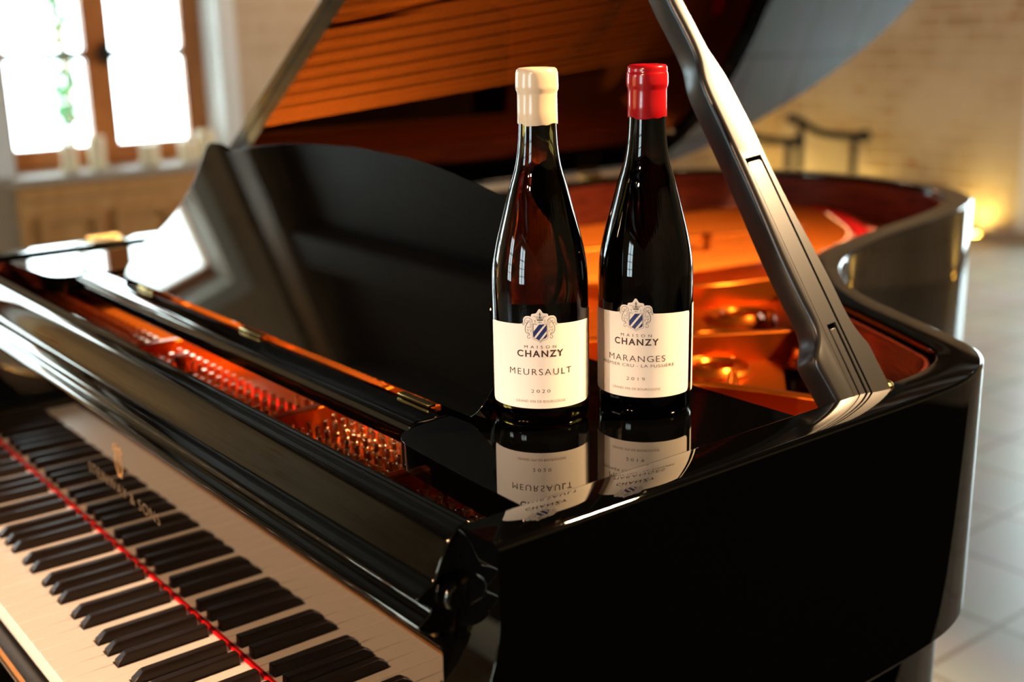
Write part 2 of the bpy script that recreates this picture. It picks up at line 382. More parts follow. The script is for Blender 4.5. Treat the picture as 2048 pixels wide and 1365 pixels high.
# right wall, front wall with two tall windows
struct('wall_right', B(XR, XR + 0.2, YF - 0.3, YB + 0.3, 0, HC), STONE, smooth=False)
FW = [(-3.4, -2.1), (-0.05, 1.25)]; FZ0, FZ1 = 0.35, 2.45
bm = bmesh.new(); xs = [-5.3, -3.4, -2.1, -0.05, 1.25, XR + 0.2]
for a, b in ((xs[0], xs[1]), (xs[2], xs[3]), (xs[4], xs[5])): box(bm, a, b, YF - 0.3, YF, 0, HC)
for a, b in FW: box(bm, a, b, YF - 0.3, YF, 0, FZ0); box(bm, a, b, YF - 0.3, YF, FZ1, HC)
struct('wall_front', bm, STONE, smooth=False)
for i, (a, b) in enumerate(FW):
    frame_window('window_%d' % (3 + i), 'x', YF - 0.12, a, b, FZ0, FZ1, 4, OAK, left=0.07, mid=0.11, right=0.07)
# ceiling beams and a light cornice on the left wall
for k in range(16):
    y = YF + 0.35 + k * 0.70
    struct('ceiling_joist', B(-4.10, XR, y, y + 0.16, HC - 0.12, HC), DARKW, smooth=False)
struct('ceiling_beam', B(-4.30, -4.12, YF, YB, HC - 0.15, HC), BEAMW, smooth=False)

# candles on the left sill
def candle(y, x, r, h, label, dish=True):
    t = empty('candle', (x, y, ZS), label, 'candle', 'candles on the window sill')
    bm = lathe(bmesh.new(), [(r * 0.97, 0.004), (r, 0.008), (r, h - 0.004), (r * 0.93, h), (r * 0.6, h - 0.003), (0, h - 0.004)], n=24); link('candle_body', bm, WAX, t)
    link('wick', tube(bmesh.new(), [(0, 0, h - 0.005), (0.001, 0.001, h + 0.004), (0.003, 0.001, h + 0.009)], 0.0012, 6), RUBBER, t)
    if dish: link('dish', lathe(bmesh.new(), [(r * 1.2, 0), (r * 1.45, 0.006), (r * 1.4, 0.007), (r * 1.1, 0.003), (0, 0.003)], n=24), PLASTER, t)
candle(1.33, -4.80, 0.036, 0.125, 'slim cream pillar candle, leftmost on the window sill')
candle(1.455, -4.80, 0.038, 0.150, 'tall cream pillar candle in front of the middle window post')
candle(1.70, -4.80, 0.046, 0.098, 'short wide pale candle under the right window pane')
candle(1.885, -4.80, 0.038, 0.098, 'short cream candle second from the right on the sill')
candle(1.985, -4.80, 0.045, 0.140, 'tall pale pillar candle at the right end of the sill', False)

# wrought iron handrails by the back wall
def rail(dx, dy, label):
    t = empty('handrail', (dx, dy, 0), label, 'handrail', 'wrought iron handrails')
    p = catmull([(-0.40, 0, 0.690), (-0.34, 0, 0.680), (-0.26, 0, 0.645), (-0.18, 0, 0.620), (-0.05, 0, 0.612), (0.13, 0, 0.618)], 6)
    link('rail', tube(bmesh.new(), p, 0.024, 10), IRON, t)
    link('finial', lathe(bmesh.new(), [(0, -0.04), (0.03, -0.03), (0.042, 0), (0.03, 0.03), (0, 0.04)], 0.13, 0, 16, 0.618), IRON, t)
    link('finial', lathe(bmesh.new(), [(0, -0.035), (0.026, -0.026), (0.036, 0), (0.026, 0.026), (0, 0.035)], -0.41, 0, 16, 0.690), IRON, t)
    link('post', tube(bmesh.new(), [(0.06, 0, 0), (0.06, 0, 0.61)], 0.022, 8), IRON, t)
    link('post', tube(bmesh.new(), [(-0.34, 0, 0), (-0.34, 0, 0.675)], 0.022, 8), IRON, t)
rail(-3.78, 5.6, 'dark wrought iron handrail with a ball end, nearer the bright wall corner')
rail(-3.88, 5.12, 'dark wrought iron handrail partly behind the lid prop')
# recessed uplights along the back wall
for x, y, lab in ((-3.20, 6.09, 'round brass floor uplight glowing at the foot of the wall, beside the white pilaster'), (-4.05, 6.09, 'round brass floor uplight glowing behind the handrail posts'), (-4.60, 6.0, 'round brass floor uplight in the corner behind the piano lid'), (-0.62, 6.09, 'round brass floor uplight right of the glazed door'), (-4.66, -1.60, 'round brass floor uplight beside the left wall, behind the pianist')):
    t = empty('uplight', (x, y, 0), lab, 'floor light', 'floor uplights')
    link('rim', lathe(bmesh.new(), [(0.046, 0.0), (0.060, 0.0), (0.060, 0.026), (0.056, 0.030), (0.048, 0.030), (0.046, 0.026)], n=24, caps=False), BRASS, t)
    link('lens', lathe(bmesh.new(), [(0.045, 0.001), (0.045, 0.004), (0, 0.005)], n=24), UPG, t)
# opal lamps added out of view to brighten the walls, then the spotlights
PL = ((-3.4, 2.9, 2.10, 'added opal fill lamp in front of the left wall, past its window'), (-2.3, 3.7, 2.10, 'added opal fill lamp in the back left corner of the room'))
def spotlight(pos, aim, lab, power, r=0.05, cone=60, tone=WARM, grp='ceiling spotlights', up=True):
    pos = Vector(pos); d = (Vector(aim) - pos).normalized()
    t = empty('ceiling_spotlight', pos, lab, 'lamp', grp); t.rotation_euler = d.to_track_quat('-Z', 'Y').to_euler()
    link('housing', lathe(bmesh.new(), [(0, 0.09), (r + 0.01, 0.09), (r + 0.022, 0.07), (r + 0.022, -0.05), (r + 0.016, -0.05), (r + 0.016, 0.02), (0, 0.02)], n=28), SATIN, t)
    bm = tube(bmesh.new(), [(0, 0, HC - pos.z), (0, 0, 0.05)] if up else [(0, 0, -pos.z), (0, 0, -0.06)], 0.008, 8); bmesh.ops.rotate(bm, verts=bm.verts[:], cent=(0, 0, 0), matrix=t.rotation_euler.to_matrix().inverted()); link('bracket', bm, SATIN, t)
    l = bpy.data.lights.new('spot_lamp', 'SPOT'); l.energy = power; l.color = tone; l.shadow_soft_size = r; l.spot_size = math.radians(cone); l.spot_blend = 0.6
    lo = bpy.data.objects.new('spot_lamp', l); COL.objects.link(lo); lo.parent = t; lo.location = (0, 0, -0.02)
    return t
spotlight((-0.42, -2.50, 2.38), (-0.62, -0.16, 0.74), 'black ceiling spotlight behind the pianist, nearest the left wall', 300, 0.035, 26)
spotlight((0.10, -2.62, 2.38), (-0.42, -0.16, 0.74), 'middle one of three black ceiling spotlights behind the pianist', 330, 0.035, 26)
spotlight((0.62, -2.50, 2.38), (-0.05, 0.18, 1.0), 'black ceiling spotlight behind the pianist, nearest the right wall', 200, 0.035, 60)
spotlight((0.86, 1.42, 2.45), (-0.25, 0.60, 1.05), 'black ceiling spotlight above the curved side of the piano', 700, 0.09, 70, (1.0, 0.66, 0.36))
spotlight((-4.25, -1.55, 0.22), (-4.78, -1.55, 0.95), 'small black spotlight added on the floor to turn gold the left wall behind the pianist', 70, 0.03, 100, (1.0, 0.66, 0.24), up=False)  # extra lamp, added so the lid edge mirrors a golden wall
for i, (x, y, z, lab) in enumerate(PL):
    t = empty('fill_lamp', (x, y, z), lab, 'lamp', 'added opal fill lamps')
    link('globe', lathe(bmesh.new(), [(0, -0.08)] + [(0.08 * math.cos(a), 0.08 * math.sin(a)) for a in [(-80 + 16 * k) * PI / 180 for k in range(11)]] + [(0, 0.08)], n=24), BULB, t)
    link('cap', lathe(bmesh.new(), [(0.03, 0.072), (0.03, 0.09), (0.008, 0.10)], n=20), BRASS, t)
    link('cord', tube(bmesh.new(), [(0, 0, 0.10), (0, 0, HC - z)], 0.003, 6), RUBBER, t)
# dark floor cover out of view, added to blacken the piano side's reflection
o = link('added_rug', B(0.60, 3.7, 0.0, 4.2, 0.0005, 0.009), RUG, None, bevel=0.003); tag(o, 'added charcoal wool carpet, out of view, darkening the reflection in the piano side', 'added_rug')
# piano bench
t = empty('piano_bench', (-0.64, -0.62, 0), 'black padded piano bench in front of the keyboard', 'bench')
link('seat_pad', B(-0.45, 0.50, -0.17, 0.17, 0.405, 0.460), RUG, t, bevel=0.018)
link('bench_frame', B(-0.44, 0.49, -0.16, 0.16, 0.34, 0.404), LACQ, t, bevel=0.004)
for sx in (-1, 1):
    for sy in (-1, 1): link('leg', lathe(bmesh.new(), [(0.018, 0), (0.022, 0.28), (0.026, 0.34)], sx * 0.41 + 0.025, sy * 0.125, 16), LACQ, t)

# climbing plant outside the left window
t = empty('climbing_plant', (-7.6, 2.25, 0), 'green climbing plant on a post outside the left window', 'plant')
stem = [(0, 0, 0), (0.02, 0.02, 0.9), (-0.02, 0.0, 1.7), (0.02, -0.02, 2.8)]; link('stem', tube(bmesh.new(), stem, 0.03, 8), BARK, t)
bm = bmesh.new()
for k in range(420):
    z = random.choice([random.gauss(1.42, 0.10), random.gauss(0.98, 0.07), random.gauss(0.78, 0.05), random.uniform(0.3, 2.8)]); a = random.uniform(0, 2 * PI); r = random.uniform(0.02, 0.09)
    c = Vector((r * math.cos(a), r * math.sin(a), z)); e1 = Vector((random.gauss(0, 1), random.gauss(0, 1), random.gauss(0, 1))).normalized(); e2 = e1.cross(Vector((random.gauss(0, 1), random.gauss(0, 1), 0.3))).normalized()
    s = random.uniform(0.025, 0.045); v = [bm.verts.new(c + s * e1), bm.verts.new(c + 0.5 * s * e2), bm.verts.new(c - s * e1), bm.verts.new(c - 0.5 * s * e2)]; bm.faces.new(v)
o = link('leaves', bm, LEAF, t, smooth=False); o['kind'] = 'stuff'

# ------------------------------------------------------------------ piano
XS = -1.307                                  # outer face of the spine
ZR = K + 0.2460                              # top of the rim
ZSH = K + 0.24034                            # top of the music desk shelves
PIANO = empty('grand_piano', (0, 0, 0), 'black lacquered grand piano with raised lid and open keyboard', 'piano')
_c = [(0.0800, 0.46), (0.0785, 0.54), (0.0715, 0.595), (0.0530, 0.645), (0.0230, 0.684), (-0.0291, 0.7157), (-0.126, 0.766), (-0.179, 0.7930), (-0.2507, 0.8404), (-0.3058, 0.8964), (-0.3380, 0.9400), (-0.3728, 1.0053), (-0.4072, 1.1133), (-0.4321, 1.2136),
      (-0.4600, 1.3563), (-0.4950, 1.4891), (-0.5400, 1.5972), (-0.5900, 1.6620), (-0.663, 1.7183), (-0.7600, 1.7560), (-0.8742, 1.7690), (-0.9950, 1.7600), (-1.110, 1.7250), (-1.2150, 1.6650), (-1.2850, 1.5800), (-1.3070, 1.4900)]
curve = catmull(_c, 6)
RIM = [(0.0800, 0.018), (0.0800, 0.10), (0.0800, 0.30)] + curve + [(XS, 1.2), (XS, 0.6), (XS, 0.10), (XS, 0.018)]
def arc(cx, cz, r, a0, a1, n=5): return [(cx + r * math.cos(math.radians(a0 + (a1 - a0) * i / n)), cz + r * math.sin(math.radians(a0 + (a1 - a0) * i / n))) for i in range(n + 1)]
RB = K - 0.035
prof = [(0.022, RB), (0.0, RB + 0.024)] + arc(0.0045, ZR - 0.0045, 0.0045, 180, 90) + arc(0.042, ZR - 0.0035, 0.0035, 90, 0) + [(0.0465, ZR - 0.009), (0.0465, RB)]
prof = [(0.024, K - 0.15), (0.024, K - 0.046), (0.0, K - 0.018)] + arc(0.0045, ZR - 0.0045, 0.0045, 180, 90) + arc(0.0425, ZR - 0.0035, 0.0035, 90, 0) + [(0.046, ZR - 0.010), (0.050, ZR - 0.010), (0.050, K - 0.15)]
link('rim', sweep(bmesh.new(), RIM, prof), LACQ, PIANO, angle=30)
link('inner_rim', sweep(bmesh.new(), RIM, [(0.0502, ZR - 0.0102), (0.056, ZR - 0.0102), (0.056, K + 0.08), (0.0502, K + 0.08)]), MAHOG, PIANO, angle=30)
# arms curving forward to the key slip
ap = [(0.0185, K + 0.200)]
for i in range(1, 15):
    a = i / 14 * PI / 2; ap.append((0.0185 - 0.19 * (1 - math.cos(a)), K + 0.200 - 0.165 * math.sin(a)))
ap += [(-0.190, K + 0.030), (-0.198, K + 0.022), (-0.198, RB - 0.02), (0.0185, RB - 0.02)]
for x0, x1 in ((0.0305, 0.0800), (XS, XS + 0.0495)):
    bm = prism(bmesh.new(), ap, lambda p: (x0, p[0], p[1]), lambda p: (x1, p[0], p[1])); link('arm', bm, LACQ, PIANO, angle=30, bevel=0.0025)
# key bed, key slip, key blocks, bottom
link('key_bed', B(XS + 0.05, 0.030, -0.165, 0.30, RB + 0.005, K - 0.027), SATIN, PIANO, smooth=False)
link('key_slip', B(XS + 0.05, 0.030, -0.197, -0.172, RB + 0.002, K - 0.017), LACQ, PIANO, bevel=0.003)
link('key_slip_trim', B(XS + 0.05, 0.030, -0.1715, -0.1655, RB + 0.012, K - 0.020), PINE, PIANO, smooth=False)
for x0, x1 in ((0.0015, 0.0302), (XS + 0.0497, -1.2295)):
    link('key_block', B(x0, x1, -0.165, -0.004, K - 0.026, K + 0.012), LACQ, PIANO, bevel=0.003)
soundpoly = [p for p in offset(RIM, 0.057)]
link('soundboard', slab(bmesh.new(), [soundpoly[2:-2] + [(soundpoly[-3][0], 0.28), (soundpoly[2][0], 0.28)]], K + 0.070, K + 0.080), SOUND, PIANO, smooth=False)
# legs, with casters
for x, y in ((-0.03, 0.35), (-1.20, 0.35), (-0.83, 1.52)):
    lg = link('leg', lathe(bmesh.new(), [(0.06, RB + 0.01), (0.06, RB - 0.12), (0.045, RB - 0.13), (0.055, RB - 0.16), (0.05, 0.35), (0.036, 0.12), (0.034, 0.085), (0.02, 0.08), (0, 0.08)][::-1], x, y, 24), LACQ, PIANO)
    link('caster', lathe(bmesh.new(), [(0, -0.013), (0.032, -0.013), (0.036, 0), (0.032, 0.013), (0, 0.013)], 0, 0, 20), BRASS, lg)
    c = lg.children[0]; c.location = (x, y, 0.0365); c.rotation_euler = (PI / 2, 0, 0)
for x in (-0.68, -0.61, -0.54): link('pedal', B(x - 0.012, x + 0.012, 0.02, 0.16, 0.05, 0.062), BRASS, PIANO, bevel=0.003)
link('pedal_lyre', box(box(box(bmesh.new(), -0.72, -0.50, 0.14, 0.20, 0.04, 0.11), -0.70, -0.675, 0.155, 0.185, 0.11, RB + 0.01), -0.545, -0.52, 0.155, 0.185, 0.11, RB + 0.01), LACQ, PIANO, bevel=0.004)

# keys
U = 0.0235; HB = 0.30                       # half width of a black key's cut-out, in key units
BC = {'C': 0.91, 'D': 2.09, 'F': 3.87, 'G': 5.0, 'A': 6.13}
names = 'CDEFGAB'
whites = []                                  # (name, x of the left edge)
for n in range(52):
    idx = 51 - n                             # 0 = lowest A
    nm = names[(5 + n) % 7]
    whites.append((nm, (n - 52) * U))
cut_left = {'C': 0, 'D': BC['C'] + HB - 1, 'E': BC['D'] + HB - 2, 'F': 0, 'G': BC['F'] + HB - 4, 'A': BC['G'] + HB - 5, 'B': BC['A'] + HB - 6}
cut_right = {'C': 1 - (BC['C'] - HB), 'D': 2 - (BC['D'] - HB), 'E': 0, 'F': 4 - (BC['F'] - HB), 'G': 5 - (BC['G'] - HB), 'A': 6 - (BC['A'] - HB), 'B': 0}
kmesh = {}
def key_mesh(nm, first=False, last=False):
    cl = 0 if first else cut_left[nm]; cr = 0 if last else cut_right[nm]
    kk = (nm, first, last)
    if kk in kmesh: return kmesh[kk]
    g = 0.00045; x0, x1 = g, U - g
    P = [(x0, -0.1475), (x1, -0.1475), (x1, -0.0985 if cr else 0.03)]
    if cr: P += [(U - cr * U - g, -0.0985), (U - cr * U - g, 0.03)]
    P += [(cl * U + g, 0.03)] if cl else [(x0, 0.03)]
    if cl: P += [(cl * U + g, -0.0985), (x0, -0.0985)]
    bm = prism(bmesh.new(), P, lambda p: (p[0], p[1], -0.021), lambda p: (p[0], p[1], 0.0))
    o = link('white_key', bm, IVORY, PIANO, smooth=True, angle=30, bevel=0.0007); kmesh[kk] = o
    return o
wk = []
used = set()
for i, (nm, x) in enumerate(whites):
    kk = (nm, i == 0, i == 51)
    isnew = kk not in kmesh
    src = key_mesh(nm, i == 0, i == 51)
    if isnew: o = src
    else: o = src.copy(); COL.objects.link(o); o.parent = PIANO
    o.location = (x, 0, K)
def black_src():
    bm = bmesh.new(); hb, ht = 0.0054, 0.0045
    S = [(-0.0980, 0.0, hb), (-0.0970, 0.0035, hb), (-0.0900, 0.0088, ht), (-0.0870, 0.0100, ht), (-0.0060, 0.0104, ht)]
    L = [bm.verts.new((-w, y, z)) for y, z, w in S]; R = [bm.verts.new((w, y, z)) for y, z, w in S]
    bl = bm.verts.new((-hb, -0.0060, 0)); brr = bm.verts.new((hb, -0.0060, 0))
    dl = bm.verts.new((-hb, -0.0980, -0.01)); dr = bm.verts.new((hb, -0.0980, -0.01)); el = bm.verts.new((-hb, -0.0060, -0.01)); er = bm.verts.new((hb, -0.0060, -0.01))
    for a in range(4): bm.faces.new((L[a], R[a], R[a + 1], L[a + 1]))
    bm.faces.new(L[::-1] + [bl][:0] + [bl]); bm.faces.new(R + [brr])
    bm.faces.new((L[4], R[4], brr, bl)); bm.faces.new((L[0], bl, el, dl)); bm.faces.new((R[0], dr, er, brr)); bm.faces.new((L[0], dl, dr, R[0])); bm.faces.new((bl, brr, er, el)); bm.faces.new((dl, el, er, dr))
    return link('black_key', bm, EBONY, PIANO, angle=30, bevel=0.0011)
bsrc = None
for i, (nm, x) in enumerate(whites[:-1]):
    if nm in 'EB': continue
    off = BC[nm] - names.index(nm)
    if bsrc is None:
        bsrc = o = black_src(); stick = link('key_stick', B(-0.0064, 0.0064, -0.0058, 0.03, -0.012, -0.0004), IVORY, o, smooth=False)
    else:
        o = bsrc.copy(); COL.objects.link(o); o.parent = PIANO
        k_ = stick.copy(); COL.objects.link(k_); k_.parent = o
    o.location = (x + off * U, 0, K)
link('key_felt', B(-1.229, 0.001, -0.0018, 0.0006, K + 0.0003, K + 0.0026), FELT, PIANO, smooth=False)
# fallboard: polished panel, brass strip, rounded lip and top
fbp = [(0.0008, K + 0.0025), (0.0008, K + 0.1655), (0.012, K + 0.1655), (0.012, K + 0.0025)]
FBX0, FBX1 = -1.262, 0.0345
link('fallboard', prism(bmesh.new(), fbp, lambda p: (FBX0, p[0], p[1]), lambda p: (FBX1, p[0], p[1])), LACQF, PIANO, smooth=False)
FB = PIANO.children[-1] if False else [c for c in PIANO.children if c.name.startswith('fallboard')][0]
link('hinge_strip', B(FBX0, 0.030, -0.0024, 0.002, K + 0.1650, K + 0.1680), BRASS, FB, smooth=False)
lip = catmull([(0.001, K + 0.1685), (-0.009, K + 0.1705), (-0.0175, K + 0.178), (-0.0060, K + 0.188), (-0.0175, K + 0.198), (-0.0110, K + 0.2045), (-0.0045, K + 0.2075), (-0.0010, K + 0.2125), (0.0035, K + 0.2220), (0.0080, K + 0.2310), (0.0130, K + 0.2385), (0.0200, K + 0.2435), (0.0280, K + 0.2455)], 5)
lip = lip + [(0.034, K + 0.2430), (0.034, K + 0.235), (0.012, K + 0.1685)]
link('fallboard_lip', prism(bmesh.new(), lip, lambda p: (FBX0, p[0], p[1]), lambda p: (0.0325, p[0], p[1])), LACQ, FB, angle=30, bevel=0.0012)
lipend = catmull([(0.010, K + 0.1870), (0.0030, K + 0.1885), (0.0, K + 0.1950), (0.002, K + 0.2030), (0.0080, K + 0.2075)], 5) + [(0.0180, K + 0.208), (0.0180, K + 0.187)]
link('fallboard_end', prism(bmesh.new(), lipend, lambda p: (0.0325, p[0], p[1]), lambda p: (0.0430, p[0], p[1])), LACQ, FB, angle=30, bevel=0.003)
# gold decal: lyre above the maker's name
tv, tf = text_mesh('STEINWAY & SONS', -0.012, 1.15)
bm = bmesh.new(); vv = [bm.verts.new((-0.597 + x * 0.215, 0.00055, K + 0.074 + y / CAPH * 0.0135)) for x, y in tv]
for f in tf: bm.faces.new([vv[i] for i in f])
link('maker_lettering', bm, GOLDL, FB, smooth=False)
def ribbon(bm, pts, w, mp):
    n = len(pts); A = []; Bq = []
    for i in range(n):
        a = Vector(pts[max(i - 1, 0)]); c = Vector(pts[min(i + 1, n - 1)]); t_ = (c - a).normalized(); nn = Vector((-t_.y, t_.x)) * w / 2
        ww = 1.0
        A.append(bm.verts.new(mp(pts[i][0] + nn.x * ww, pts[i][1] + nn.y * ww))); Bq.append(bm.verts.new(mp(pts[i][0] - nn.x * ww, pts[i][1] - nn.y * ww)))
    for i in range(n - 1): bm.faces.new((A[i], A[i + 1], Bq[i + 1], Bq[i]))
def spiral(cx, cy, r0, r1, a0, a1, n=22): return [(cx + (r0 + (r1 - r0) * i / n) * math.cos(math.radians(a0 + (a1 - a0) * i / n)), cy + (r0 + (r1 - r0) * i / n) * math.sin(math.radians(a0 + (a1 - a0) * i / n))) for i in range(n + 1)]
bm = bmesh.new(); lm = lambda u, v: (-0.5985 + u * 0.00125, 0.00055, K + 0.0975 + v * 0.00138)
for s in (-1, 1):
    ribbon(bm, [(s * x, y) for x, y in catmull([(1.5, 2), (6, 4), (8.5, 10), (6, 17), (4.5, 22), (6.5, 26), (9, 25)], 5)], 1.6, lm)
    ribbon(bm, [(s * x, y) for x, y in spiral(8.6, 22.6, 2.4, 0.8, 90, -200)], 1.0, lm)
for x in (-3, -1, 1, 3): ribbon(bm, [(x, 4), (x, 24)], 0.5, lm)
ribbon(bm, [(-6, 24), (6, 24)], 1.2, lm); ribbon(bm, [(-5, 0.5), (5, 0.5)], 2.0, lm); ribbon(bm, [(0, 24), (0, 29.5)], 1.6, lm)
link('lyre_emblem', bm, GOLDD, FB, smooth=False)

# cast plate
INNER = offset(RIM, 0.0575)
ring_c = [(-0.449, 0.860, 0.044), (-0.376, 0.735, 0.038), (-0.293, 0.637, 0.040)]
PZ = K + 0.150
front_plate = [(INNER[0][0], 0.040), (INNER[0][0], 0.42)]
pl = [p for p in INNER if p[1] > 0.42]
outer = [(INNER[1][0], 0.040)] + [(0.0225, 0.42)] + [p for p in INNER[3:-4]] + [(INNER[-1][0], 0.040)]
def circ(x, y, r, n=20): return [(x + r * math.cos(-2 * PI * i / n), y + r * math.sin(-2 * PI * i / n)) for i in range(n)]
holes = [
    [(-0.30, 0.22), (-0.13, 0.22), (-0.10, 0.36), (-0.16, 0.47), (-0.27, 0.44)],
    [(-0.150, 0.60), (-0.06, 0.58), (-0.045, 0.625), (-0.14, 0.70), (-0.235, 0.76), (-0.27, 0.735)],
    [(-0.44, 0.22), (-0.34, 0.22), (-0.33, 0.44), (-0.375, 0.56), (-0.45, 0.56)],
    [(-0.46, 0.985), (-0.42, 0.935), (-0.335, 0.86), (-0.36, 0.97), (-0.42, 1.10), (-0.46, 1.10)],
    [(-0.75, 0.22), (-0.50, 0.22), (-0.52, 0.62), (-0.66, 0.66), (-0.75, 0.60)],
    [(-1.20, 0.22), (-0.83, 0.22), (-0.83, 0.80), (-0.98, 1.10), (-1.20, 1.15)],
]
hl = holes + [circ(x, y, r * 0.55) for x, y, r in ring_c]
plate = link('cast_plate', slab(bmesh.new(), [outer] + hl, PZ, PZ + 0.010), BRONZE, PIANO, smooth=False, bevel=0.002)
def wall_strip(name, pts, w, z0, z1, mat=BRONZE, parent=plate, bevel=0.003):
    path = catmull([tuple(p) for p in pts], 5)
    bm = sweep(bmesh.new(), path, [(-w / 2, z0), (-w / 2, z1), (w / 2, z1), (w / 2, z0)])
    return link(name, bm, mat, parent, angle=40, bevel=bevel)
wall_strip('strut', [(-0.1870, 0.045), (-0.1875, 0.16), (-0.215, 0.40), (-0.1985, 0.495), (-0.150, 0.530), (-0.090, 0.553), (-0.060, 0.562)], 0.013, PZ + 0.004, K + 0.197)
wall_strip('strut', [(-0.4020, 0.045), (-0.4040, 0.16), (-0.430, 0.40), (-0.411, 0.536), (-0.340, 0.649), (-0.278, 0.753), (-0.262, 0.775)], 0.013, PZ + 0.004, K + 0.197)
wall_strip('strut', [(-0.7700, 0.045), (-0.7720, 0.16), (-0.745, 0.50), (-0.655, 0.755), (-0.5385, 0.868), (-0.502, 0.990), (-0.49, 1.10)], 0.014, PZ + 0.004, K + 0.197)
wall_strip('strut', [(-1.02, 0.20), (-0.98, 0.70), (-0.86, 1.25), (-0.80, 1.45)], 0.016, PZ + 0.004, K + 0.185)
wall_strip('plate_bridge', [(-1.20, 0.228), (-0.80, 0.226), (-0.40, 0.222), (-0.01, 0.218)], 0.014, PZ + 0.004, K + 0.168)
for x, y, r in ring_c:
    pr_ = [(r * 1.16, 0.0), (r * 1.13, 0.006), (r * 1.02, 0.010), (r * 0.92, 0.006), (r * 0.80, 0.004), (r * 0.70, 0.007), (r * 0.62, 0.011), (r * 0.56, 0.008), (r * 0.54, -0.008)]
    link('rosette', lathe(bmesh.new(), pr_, x, y, 36, PZ + 0.010, caps=False), BRONZE, plate)
# round sound hole with a threaded collar seen through the plate
for r_, z_ in ((0.046, 0.0), (0.036, 0.004)):
    link('collar', lathe(bmesh.new(), [(r_, z_), (r_ + 0.004, z_ + 0.010), (r_ + 0.001, z_ + 0.014), (r_ - 0.003, z_ + 0.010), (r_ - 0.003, z_)], -0.196, 0.700, 36, K + 0.080, caps=False), STEEL, PIANO)
def nose_bolt(x, y, h, r=0.010):
    link('nose_bolt', lathe(bmesh.new(), [(r * 1.9, 0), (r * 1.9, 0.006), (r * 1.3, 0.010), (r * 1.2, 0.020), (r * 0.7, 0.024), (r * 0.6, h - 0.010), (r * 0.9, h - 0.008), (r * 0.9, h), (0, h + 0.001)], x, y, 20, PZ + 0.010), BRONZE, plate)
nose_bolt(-0.665, 0.112, 0.044, 0.011); nose_bolt(-0.775, 1.140, 0.052); nose_bolt(-0.245, 0.735, 0.012, 0.006)
nose_bolt(-0.318, 0.690, 0.010, 0.005); nose_bolt(-0.395, 0.860, 0.010, 0.005); nose_bolt(-0.232, 0.600, 0.010, 0.005)
# felts
wall_strip('felt_strip', [(-0.755, 0.160), (-0.60, 0.163), (-0.50, 0.166), (-0.42, 0.176)], 0.014, PZ + 0.0102, PZ + 0.0165, FELT, PIANO, None)
wall_strip('felt_strip', [(-1.22, 0.070), (-1.08, 0.100), (-0.90, 0.118), (-0.79, 0.118)], 0.020, PZ + 0.0102, PZ + 0.0190, FELT, PIANO, None)
ARC = catmull([(-1.06, 1.640), (-0.985, 1.655), (-0.905, 1.628), (-0.815, 1.560), (-0.735, 1.490), (-0.672, 1.405), (-0.640, 1.330), (-0.622, 1.262)], 6)
bm = slab(bmesh.new(), [offset(ARC, -0.020) + offset(ARC, 0.075)[::-1]], PZ + 0.004, PZ + 0.020); link('hitch_plate', bm, BRONZE, plate, bevel=0.003)
link('felt_strip', sweep(bmesh.new(), ARC[6:], [(0.016, PZ + 0.0202), (0.016, PZ + 0.026), (0.046, PZ + 0.026), (0.046, PZ + 0.0202)]), FELT, PIANO, smooth=False)
hp = lathe(bmesh.new(), [(0.0030, 0), (0.0030, 0.009), (0.0042, 0.010), (0.0042, 0.013), (0, 0.014)], n=10); hsrc = link('hitch_pin', hp, STEEL, PIANO)
L_ = 0; pos = []
for a, b in zip(ARC, ARC[1:]):
    d = math.dist(a, b); s = 0
    while L_ <= d: pos.append((a[0] + (b[0] - a[0]) * L_ / d, a[1] + (b[1] - a[1]) * L_ / d)); L_ += 0.0155
    L_ -= d
hp_list = pos
for i, (x, y) in enumerate(hp_list):
    o = hsrc if i == 0 else hsrc.copy()
    if i: COL.objects.link(o); o.parent = PIANO
    o.location = (x, y, PZ + 0.020)
# tuning pins
bm = bmesh.new(); lathe(bm, [(0.0044, 0), (0.0044, 0.009), (0.0034, 0.010), (0.0034, 0.021), (0.0030, 0.0225)], n=10); box(bm, -0.0023, 0.0023, -0.0023, 0.0023, 0.022, 0.030)
psrc = link('tuning_pin', bm, STEEL, PIANO, bevel=0.0006)
pins = []
x = -0.030
while x > -1.235:
    near = any(abs(x - s) < 0.013 for s in (-0.187, -0.402, -0.770))
    for r in range(7):
        yy = 0.076 + r * 0.0165; xx = x - (r * 2 % 3) * 0.0064 + random.uniform(-0.0012, 0.0012)
        if x < -0.46 and r > 4: continue
        if x > -0.187 and r in (1, 4) : continue
        if any(abs(xx - s) < 0.012 for s in (-0.187, -0.403, -0.771)): continue
        if x < -0.80 and r in (0, 1): continue
        if abs(xx + 0.665) < 0.024 and abs(yy - 0.112) < 0.022: continue
        pins.append((xx, yy))
    x -= 0.0195
pins.sort(key=lambda p: (p[0] > -0.06, -p[0]))
one = [p for p in pins][:100]; rest = [p for p in pins][100:]
for i, (x, y) in enumerate(one):
    o = psrc if i == 0 else psrc.copy()
    if i: COL.objects.link(o); o.parent = PIANO
    o.location = (x, y, PZ + 0.010); o.rotation_euler = (0, 0, random.uniform(0, 1.5))
bm = bmesh.new()
for x, y in rest:
    lathe(bm, [(0.0044, 0), (0.0044, 0.009), (0.0034, 0.010), (0.0034, 0.021), (0.0030, 0.0225)], x, y, 8, PZ + 0.010); box(bm, x - 0.0023, x + 0.0023, y - 0.0023, y + 0.0023, PZ + 0.032, PZ + 0.040)
o = link('tuning_pin', bm, STEEL, PIANO); o['kind'] = 'stuff'
